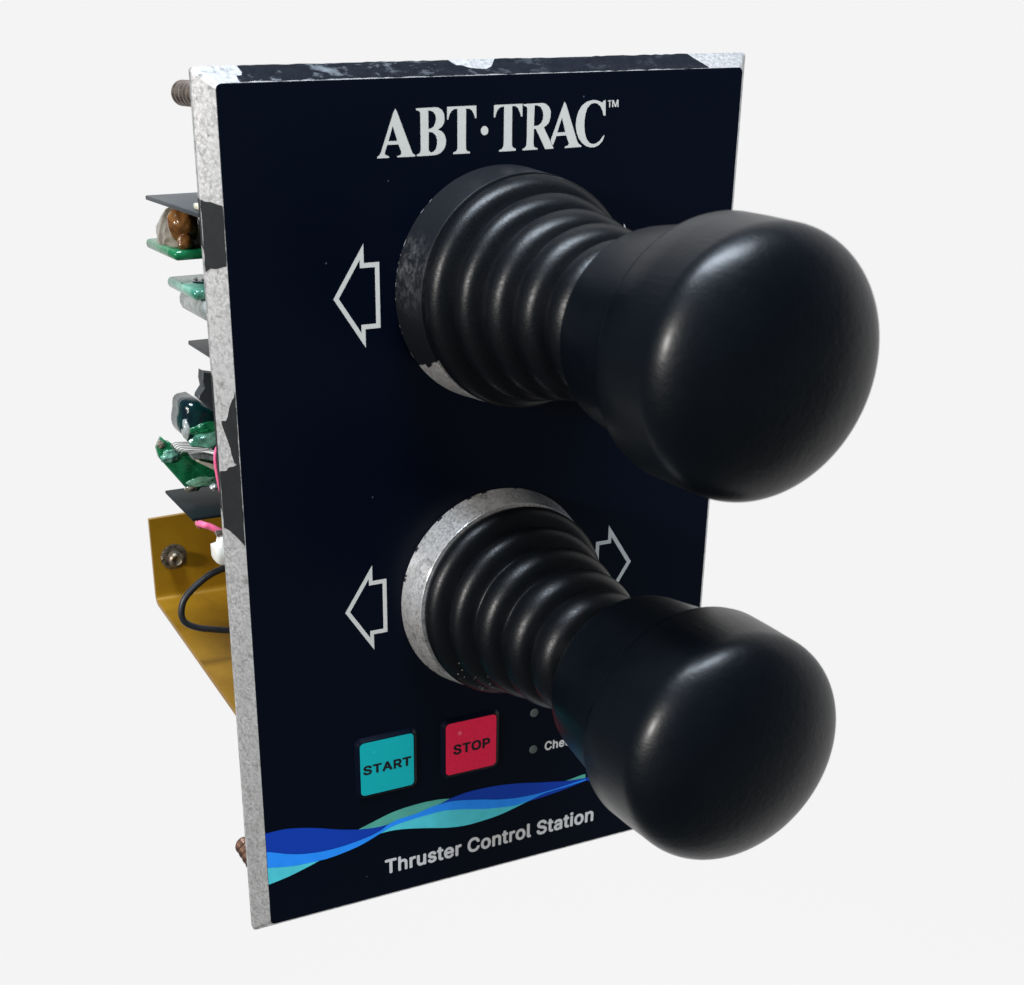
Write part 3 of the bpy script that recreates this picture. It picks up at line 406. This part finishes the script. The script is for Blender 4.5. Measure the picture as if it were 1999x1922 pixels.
word('lettering', 'Check', 62.75, 70.6, 130.25, 132.4, -.03, 'grey', lab, label='small grey word Check beside the lower indicator lamp')
for i, (k, mt) in enumerate((('blue1', 'blue1'), ('green1', 'green1'), ('blue2', 'blue1'), ('green2', 'green1'), ('teal1', 'teal1'), ('teal2', 'teal1'), ('mid', 'blue2'))):
    rg = [(max(x, 0.02), y) for x, y in WV[k]]
    # carry the ribbon's rounded run between the traced points
    n = len(rg); sm = []
    for j in range(n):
        a, b, c, d = (Vector((*rg[(j + q) % n], 0)) for q in (-1, 0, 1, 2))
        sharp1 = (b - a).length > 1e-6 and (c - b).length > 1e-6 and (b - a).angle(c - b) > .6
        sharp2 = (c - b).length > 1e-6 and (d - c).length > 1e-6 and (c - b).angle(d - c) > .6
        m0 = (c - b) if sharp1 else (c - a) * .5; m1 = (c - b) if sharp2 else (d - b) * .5
        for t in (0, .25, .5, .75):
            h = (2 * t ** 3 - 3 * t * t + 1) * b + (t ** 3 - 2 * t * t + t) * m0 + (-2 * t ** 3 + 3 * t * t) * c + (t ** 3 - t * t) * m1
            sm.append((max(h.x, 0.02), h.y))
    sheet('wave_band', [[sm]], -.02 - .008 * i, mt, lab, {'blue1': 'deep blue wave ribbon at the left edge', 'green1': 'sea green wave sliver above the ribbon', 'blue2': 'deep blue wave ribbon right of the stop button', 'green2': 'small green wave tip behind the lower knob',
          'teal1': 'pale teal wave tip at the left edge', 'teal2': 'pale teal wave lens in the middle', 'mid': 'bright mid blue wave ribbon running the full width'}[k])
sheet('wave_band', [[[(72.6, 141.45), (80, 141.6), (90, 140.2), (99.9, 138.4), (99.9, 143.4), (90, 144.4), (80, 143.6), (73.0, 142.2)]]], -.015, 'blue1', lab, 'deep blue wave end at the right edge')
def arrow(tip, xs, xb, ya, yb, na, nb, cx=None, thick=.9):
    o = [(tip[0], tip[1]), (xs, ya), (xs, na), (xb, na), (xb, nb), (xs, nb), (xs, yb)]
    t = thick; ang = math.atan2(tip[1] - ya, xs - tip[0])
    k = t / math.sin(ang)          # run of the slanted limb's inner edge
    i = [(tip[0] + t / math.sin(ang), tip[1])]
    # inner outline: limb offset meets the inner face of the shaft wall
    sl = (tip[1] - ya) / (xs - tip[0])
    xi = xs - t * .92
    yi_a = tip[1] - sl * (xi - i[0][0]); sl2 = (yb - tip[1]) / (xs - tip[0]); yi_b = tip[1] + sl2 * (xi - i[0][0])
    i += [(xi, yi_a), (xi, na + t), (xb - t, na + t), (xb - t, nb - t), (xi, nb - t), (xi, yi_b)]
    if cx is not None: o = [(2 * cx - x, y) for x, y in o]; i = [(2 * cx - x, y) for x, y in i]
    return [o, i]
up = ((18.4, 34.62), 24.2, 27.07, 25.8, 43.45, 29.0, 40.22); lo = ((18.54, 92.72), 24.27, 27.12, 84.06, 101.38, 87.2, 98.15)
for a, nm in ((up, 'upper'), (lo, 'lower')):
    sheet('arrow_mark', [arrow(*a, thick=.82)], -.03, 'white', lab, 'outlined arrow pointing left beside the %s joystick' % nm)
    sheet('arrow_mark', [arrow(*a, cx=50.15, thick=.82)], -.03, 'white', lab, 'outlined arrow pointing right beside the %s joystick' % nm)

# membrane push buttons
def button(x0, y0, x1, y1, mat, dotm, dot, name, txt, tx):
    e = .95
    bm = loft([[(x, y, .02) for x, y in rrect(x0 - e, y0 - e, x1 + e, y1 + e, 1.6)], [(x, y, -.12) for x, y in rrect(x0 - e * .8, y0 - e * .8, x1 + e * .8, y1 + e * .8, 1.5)],
               [(x, y, -.62) for x, y in rrect(x0 - .22, y0 - .22, x1 + .22, y1 + .22, 1.1)], [(x, y, -.66) for x, y in rrect(x0 - .1, y0 - .1, x1 + .1, y1 + .1, 1.0)]])
    b = obj('push_button', bm, 'label', root, label=name, angle=20)
    sheet('button_face', [[rrect(x0, y0, x1, y1, .9)]], -.68, mat, b)
    word('lettering', txt, *tx, -.70, 'ink', b, label='black capitals reading ' + txt)
    sheet('lens', [[[(dot[0] + .48 * math.cos(a * math.pi / 8), dot[1] + .48 * math.sin(a * math.pi / 8)) for a in range(16)]]], -.70, dotm, b)
    return b
button(20.33, 120.83, 32.0, 132.65, 'teal', 'tealdot', (23.32, 123.33), 'teal square push button reading START', 'START', (20.9, 31.45, 125.95, 128.0))
button(39.2, 120.7, 50.75, 132.5, 'red', 'reddot', (42.37, 123.28), 'red square push button reading STOP', 'STOP', (40.86, 49.35, 125.75, 128.0))
for y, nm in ((131.42, 'lower grey indicator lamp beside the word Check'), (122.78, 'upper grey indicator lamp half hidden by the rubber boot')):
    obj('indicator_lamp', lathe([(-.02, .95), (.03, .94), (.10, .75), (.13, .4), (.14, 0)], 60.0, y, n=24), 'lens', root, label=nm)

# joysticks
XC, YU, YL = 50.52, 34.86, 93.30
def joystick(cy, ribs, tilt, which, chip):
    # neck: flared collar between boot and knob
    c = [(40.0, 9.0), (46.6, 13.9), (47.3, 14.75), (47.9, 15.1), (49.0, 15.35), (55, 16.2), (61.6, 17.0), (62.8, 17.1), (63.1, 17.0), (63.3, 16.7), (64.0, 16.5)]
    j = obj('joystick', lathe([(40.0, 0)] + c + [(64.0, 0)], XC, cy, tilt), 'knob', root, label='%s black joystick lever' % which, angle=40)
    # knob
    k = [(63.6, 16.4), (63.35, 17.6), (63.4, 18.35), (63.8, 18.75), (64.6, 18.92), (69, 18.86)]
    z4, r4, z5, a, b = 74.17, 18.7, 82.65, 2.32, 2.22
    for i in range(0, 44):
        s = math.sin(math.pi / 2 * i / 43); k.append((z4 + (z5 - z4) * s, r4 * max(0, 1 - s ** a) ** (1 / b)))
    obj('knob', lathe([(63.6, 0)] + k, XC, cy, tilt, n=200), 'knob', j, label='rounded satin black knob of the %s joystick' % which, angle=60)
    # ribbed rubber boot
    prof = [(4.5, ribs[0][1] - 2.0), (5.2, ribs[0][1] - .6)]
    zs = [r[0] for r in ribs] + [ribs[-1][0] * 2 - ribs[-2][0]]; rs = [r[1] for r in ribs] + [ribs[-1][1] - .9]
    z = 5.4
    def cone(z):
        if z <= zs[0]: return rs[0]
        i = max(k for k in range(len(zs)) if zs[k] <= z); i = min(i, len(zs) - 2)
        return rs[i] + (rs[i + 1] - rs[i]) * (z - zs[i]) / (zs[i + 1] - zs[i])
    while z < 47.6:
        v = cone(z) - 2.9
        for q in range(len(zs)):
            gap = min([abs(zs[q] - zs[p_]) for p_ in (q - 1, q + 1) if 0 <= p_ < len(zs)])
            a = .47 * gap; d = abs(z - zs[q])
            if d < a: v = max(v, rs[q] - 2.9 + 2.9 * math.sqrt(1 - (d / a) ** 2))
        if z < zs[0]: v = max(v, rs[0] - .5)
        prof.append((z, v)); z += .11
    for _ in range(9):       # soften the mould corners
        prof = [prof[0]] + [(p[0], (o[1] + 2 * p[1] + q_[1]) / 4) for o, p, q_ in zip(prof, prof[1:], prof[2:])] + [prof[-1]]
    obj('rubber_boot', lathe(prof, XC, cy, tilt, n=200, wob=.05), 'rubber', j, label='ribbed black rubber boot of the %s joystick' % which, angle=80)
    # mounting ring: grid so the flaked paint has its own torn outline
    bm = bmesh.new(); n = 540; hr, rt = (9.2, 19.8) if which == 'upper' else (6.3, 19.1); lv = [(-.1, 20.5), (.10, 20.5), (.25, 20.47)] + [(.25 + (hr - .30) * i / 14, 20.47 + (rt - 20.43) * i / 14) for i in range(1, 15)] + [(hr, rt), (hr, 16.0)]
    rg = [[bm.verts.new(P(XC + r * math.cos(2 * math.pi * i / n), cy + r * math.sin(2 * math.pi * i / n), -z)) for i in range(n)] for z, r in lv]
    for a, (ra, rb) in enumerate(zip(rg, rg[1:])):
        for i in range(n):
            f = bm.faces.new((ra[i], ra[(i + 1) % n], rb[(i + 1) % n], rb[i]))
            if chip: f.material_index = 0 if chip(360.0 * (i + .5) / n, lv[a][0]) else 1
    obj('mounting_ring', bm, ['alu' if which == 'upper' else 'ringalu', 'ringpaint'], j, label='black painted mounting ring with one bare metal chip at lower left' if which == 'upper' else 'mounting ring worn to bare speckled metal')
def chip(a, z):
    e = 142.0 + z * .7 + 2.2 * mnoise.noise(Vector((z * .9, 3.1, 0))) - (2.4 if 3.0 < z < 5.8 else 0)
    if z < .05: return (mnoise.noise(Vector((a * .30, 0, 5))) > .12 and 120 < a < 235) or 95 < a < e
    return 88 < a < e
joystick(YU, [(11.0, 19.7), (17.2, 17.2), (24.4, 15.4), (32.2, 14.0), (39.6, 12.5)], (-.0053, .0052), 'upper', chip)
def rim(a, z):           # dark paint left only round the foot of the lower ring
    return z > .12 + .35 * max(0, mnoise.noise(Vector((a * .22, 1.3, 8)))) * (1 if 95 < a < 290 else .3)
joystick(YL, [(8.0, 18.9), (13.6, 16.6), (20.6, 14.8), (28.6, 13.3), (36.4, 11.9)], (.0065, -.0038), 'lower', rim)

# studs behind the plate
def stud(x, y, z1, mat, r=2.15):
    prof = []; z = 4.0
    while z < z1 - .5:
        prof += [(-z, r - .5), (-(z + 1.0), r), (-(z + 1.3), r), (-(z + 2.2), r - .5)]; z += 2.3
    prof += [(-(z1 - .4), r - .3), (-z1, r - .9), (-z1, 0)]
    obj('threaded_stud', lathe(prof, x, y, n=28), mat, root, smooth=False, label='steel stud behind the top left corner' if y < 50 else 'brown tarnished stud behind the bottom left corner')
stud(2.55, 1.95, 29.0, 'steel'); stud(1.75, 151.6, 22.0, 'bronze')

# joystick mechanisms, boards and wiring behind the plate, seen past the left edge
def part(name, bm, mat, label=None, parent=root, **k): return obj(name, bm, mat, parent, label=label, **k)
part('circuit_board', slab(13, 88, 8, 84, 36.5, 38.1, .3), 'pcb', 'large upright circuit board hidden behind the faceplate')
part('housing_plate', slab(-2.9, 34, 19.6, 20.4, 5.4, 40, .2), 'slate', 'grey top fin of the upper joystick housing')
part('housing', slab(8.5, 34, 20.4, 45.0, 5.4, 30, .4), 'dark', 'dark housing behind the upper joystick')
part('terminal', slab(-2.0, -.3, 18.6, 19.55, 7, 11, .3), 'cream', 'cream insulator tab on the grey fin')
b1 = part('circuit_board', slab(-3.6, 30, 27.3, 29.0, 19.5, 40, .6), 'pcb', 'upper green circuit board carrying the amber capacitor', angle=60)
obj('capacitor', blob(-.7, 23.3, 23.2, 2.8, 3.3, 2.6, .10, 3), 'amber', b1, label='amber disc capacitor')
obj('resin_drop', blob(-1.0, 26.0, 21.2, 1.5, 1.6, 1.3, .2, 8, 3), 'amber', b1)
def dome():
    bm = blob(1.0, 27.6, 31.0, 4.3, 7.0, 8.2, .10, 5)
    for v in bm.verts:
        y = H - v.co.z / S
        if y > 27.5: v.co.z = (H - 27.5) * S
    return bm
obj('coating', dome(), 'cloud', b1, label='cloudy clear coating blob round the capacitor')
b2 = part('circuit_board', slab(-2.75, 30, 33.0, 34.9, 12, 30, .75), 'pcbpale', 'resin coated green circuit board below the capacitor', angle=60)
obj('solder_ridge', tube([(2.2, 32.95, 12), (1.2, 32.9, 17), (-.3, 32.95, 20), (1.2, 32.9, 24)], .28, 8), 'deep', b2)
obj('solder_ridge', tube([(3.2, 32.95, 17), (1.8, 32.9, 21), (3.2, 32.95, 27)], .28, 8), 'deep', b2)
rb = slab(-1.6, 28, 34.8, 38.6, 10, 27.5, 1.4)
obj('resin_block', rb, 'resin', b2, label='clear grey resin lump under the board', angle=60)
part('housing_plate', slab(.35, 34, 45.0, 45.8, 5.4, 30, .2), 'slate', 'lower fin of the upper joystick housing')
part('shield_plate', prism([(.04, 48.86), (.64, 49.22), (2.28, 49.6), (20, 50), (20, 59.5), (3.37, 57.59), (1.73, 56.78), (-1.18, 53.78), (-1.03, 53.19), (.01, 51.88), (-.18, 50.45)], 20, 23, .2), 'slate', 'jagged grey torn shield behind the left edge', smooth=False)
db = part('circuit_board', prism([(20, 57), (2.67, 57.2), (-.14, 55.25), (-1.74, 55.38), (-2.35, 55.65), (-2.75, 56.2), (-2.9, 57.0), (-2.95, 57.8), (-3.15, 58.6), (-3.35, 59.4), (-3.42, 60.3), (-3.3, 61.2), (-3.0, 61.9), (-2.55, 62.5), (-.8, 63.47), (4.4, 66.28), (20, 66)], 24, 34, 1.1), 'deep', 'dark blue green resin coated circuit board', angle=50)
obj('resin_block', blob(1.6, 60.6, 24.6, 4.2, 1.3, 1.6, .25, 2), 'pcb', db); obj('resin_block', blob(2.2, 62.6, 24.4, 4.2, 2.1, 2.0, .25, 4), 'pcbpale', db, label='pale green resin smear')
obj('resin_block', blob(-2.5, 60.5, 25.5, .9, 2.4, 1.6, .2, 6, 3), 'resin', db)
pb = part('circuit_board', prism([(-7.42, 64.87), (-6.6, 63.4), (-6.28, 62.88), (-5.9, 63.3), (-5.49, 63.82), (-4.85, 63.9), (-3.93, 65.54), (-2.04, 66.22), (1.83, 66.94), (5.71, 68.32), (20, 69), (20, 73.5), (5.35, 73.37), (3.58, 73.12), (1.8, 73.09), (.9, 73.5), (-.08, 74.39), (-1.2, 74.0), (-2.62, 73.14), (-7.07, 66.85)], 29.5, 31.8, .35), 'pcb', 'tilted green circuit board with pins', angle=50)
obj('coating', blob(-5.2, 66.6, 29.6, 1.7, 1.3, .6, .35, 9), 'pcbpale', pb, label='pale crazed coating at the board tip'); obj('coating', blob(-6.6, 64.1, 29.8, .8, .9, .6, .35, 1, 3), 'cloud', pb)
obj('coating', blob(-1.6, 73.6, 29.4, 1.3, .6, .5, .3, 7, 3), 'cloud', pb); obj('coating', blob(1.2, 72.6, 29.5, 3.4, 1.0, .7, .3, 12), 'pcbedge', pb)
for i in range(6):
    obj('pin', tube([(-4.5 + .36 * i, 65.2 + .32 * i, 29.6), (-4.95 + .36 * i, 64.3 + .36 * i, 28.6), (-4.55 + .34 * i, 63.62 + .37 * i, 27.8), (-3.6 + .33 * i, 63.5 + .36 * i, 27.4), (-1.2 + .3 * i, 63.8 + .34 * i, 27.2), (2.5 + .3 * i, 64.6 + .34 * i, 27.2)], .10, 6, 5), 'tin', pb)
obj('chip', prism([(-1.7, 66.2), (1.2, 66.3), (4.6, 67.6), (4.6, 68.6), (.4, 67.2), (-1.2, 67.2)], 27.2, 29.4, .2), 'resin', pb)
obj('chip', prism([(-.72, 67.47), (-.17, 67.33), (4.6, 69.2), (4.6, 70.2), (2.7, 69.67)], 26.4, 28.6, .12), 'cream', pb, label='cream ceramic strip')
part('housing_plate', slab(-4.2, 34, 76.45, 77.1, 20.0, 40.0, .2), 'dark', 'dark top fin of the lower joystick housing')
part('housing', slab(6.5, 34, 77.1, 88, 5.4, 24.0, .4), 'dark', 'dark housing behind the lower joystick')
part('wire', tube([(2.5, 58.0, 15), (.6, 60.2, 13.2), (-.75, 61.6, 12.2), (-1.12, 63.0, 12), (-1.05, 65.4, 12), (-.7, 68.3, 12), (-.2, 70.5, 12), (1.5, 74, 12)], .32, 10), 'pink', 'thin pink wire against the plate edge')
part('wire', tube([(-1.0, 80.5, 27), (-2.6, 78.2, 22), (-2.55, 77.55, 18.6), (-1.3, 78.0, 18), (.5, 79.2, 17.5), (1.6, 80.3, 17), (4, 83, 16)], .62, 12), 'pink', 'thick pink wire below the dark fin')
part('solder_joint', blob(-1.2, 69.1, 14.2, .75, .6, .6, .3, 3, 3), 'tin'); 
part('connector_clip', prism([(-3.5, 78.9), (-2.45, 78.7), (-2.0, 77.3), (1.5, 77.4), (1.5, 82.7), (-.84, 82.66), (-2.6, 82.36), (-3.2, 81.9), (-3.45, 81.2)], 8.2, 11.5, .35), 'nylon', 'white nylon connector clip', angle=50)
part('terminal', slab(-2.4, -.9, 76.5, 77.4, 9.5, 11.5, .25), 'steel')
part('cable', tube([(20, 82.0, 36.4), (15, 85.6, 30), (9, 88.1, 25.5), (5.23, 88.86, 25), (2.58, 89.43, 25), (-.32, 90.3, 25), (-3.43, 92.22, 25), (-5.54, 94.14, 25), (-6.41, 95.77, 25), (-6.7, 97.77, 25), (-5.99, 99.58, 25), (-3.64, 101.06, 25), (-.22, 102.1, 25), (4.26, 103.07, 25), (10, 103.4, 26), (18, 96, 32), (22, 82.5, 36.4)], .66, 14), 'cable', 'looped black cable in front of the gold bracket')

# gold bracket: flange and folded base as one bent sheet
gx0, gx1 = -3.75, 96.0
prf = [(88.4, 60.0), (106.2, 60.0), (107.2, 59.75), (107.9, 59.1), (108.25, 58.2), (112.6, 5.15)]
prf2 = [(88.4, 58.9), (105.9, 58.9), (106.5, 58.75), (106.95, 58.4), (107.2, 57.8), (111.5, 5.15)]
bm = bmesh.new(); loop = prf + prf2[::-1]
def gx(z): return gx0 + (0 if z > 50 else (1.25 * (58 - z) / 52.0))
A = [bm.verts.new(P(gx(z), y, z)) for y, z in loop]; B = [bm.verts.new(P(gx1, y + (-1.9 if y < 90 else 0), z)) for y, z in loop]
n = len(loop)
for i in range(n): bm.faces.new((A[i], A[(i + 1) % n], B[(i + 1) % n], B[i]))
k = len(prf)
for i in range(k - 1):
    bm.faces.new((A[i], A[n - 1 - i], A[n - 2 - i], A[i + 1])); bm.faces.new((B[i], B[i + 1], B[n - 2 - i], B[n - 1 - i]))
br = obj('mounting_bracket', bm, 'gold', root, label='gold coloured folded sheet metal bracket behind the lower left', angle=30)
bm = bmesh.new(); n = 72; rr = []
for q, (r, z) in enumerate(((2.95, 58.85), (2.6, 58.7), (2.2, 58.66), (1.2, 58.66))):
    rr.append([bm.verts.new(P(1.0 + (r + (.22 * mnoise.noise(Vector((i * .9, q, 2))) if q < 2 else 0)) * math.cos(2 * math.pi * i / n), 97.7 + (r + (.22 * mnoise.noise(Vector((i * .9, q, 2))) if q < 2 else 0)) * math.sin(2 * math.pi * i / n), z + .10 * mnoise.noise(Vector((i * 1.3, q * 2, 7))))) for i in range(n)])
for a, b in zip(rr, rr[1:]):
    for i in range(n): bm.faces.new((a[i], a[(i + 1) % n], b[(i + 1) % n], b[i]))
bm.faces.new(rr[-1])
obj('washer', bm, 'scuff', br, smooth=False, label='scuffed shiny washer bitten into the gold sheet')
obj('screw', lathe([(-58.6, 1.75), (-57.4, 1.75), (-56.9, 1.55), (-56.6, 1.1), (-56.9, .8), (-57.0, 0)], 1.1, 97.9, n=48), 'scuff', br, angle=60)
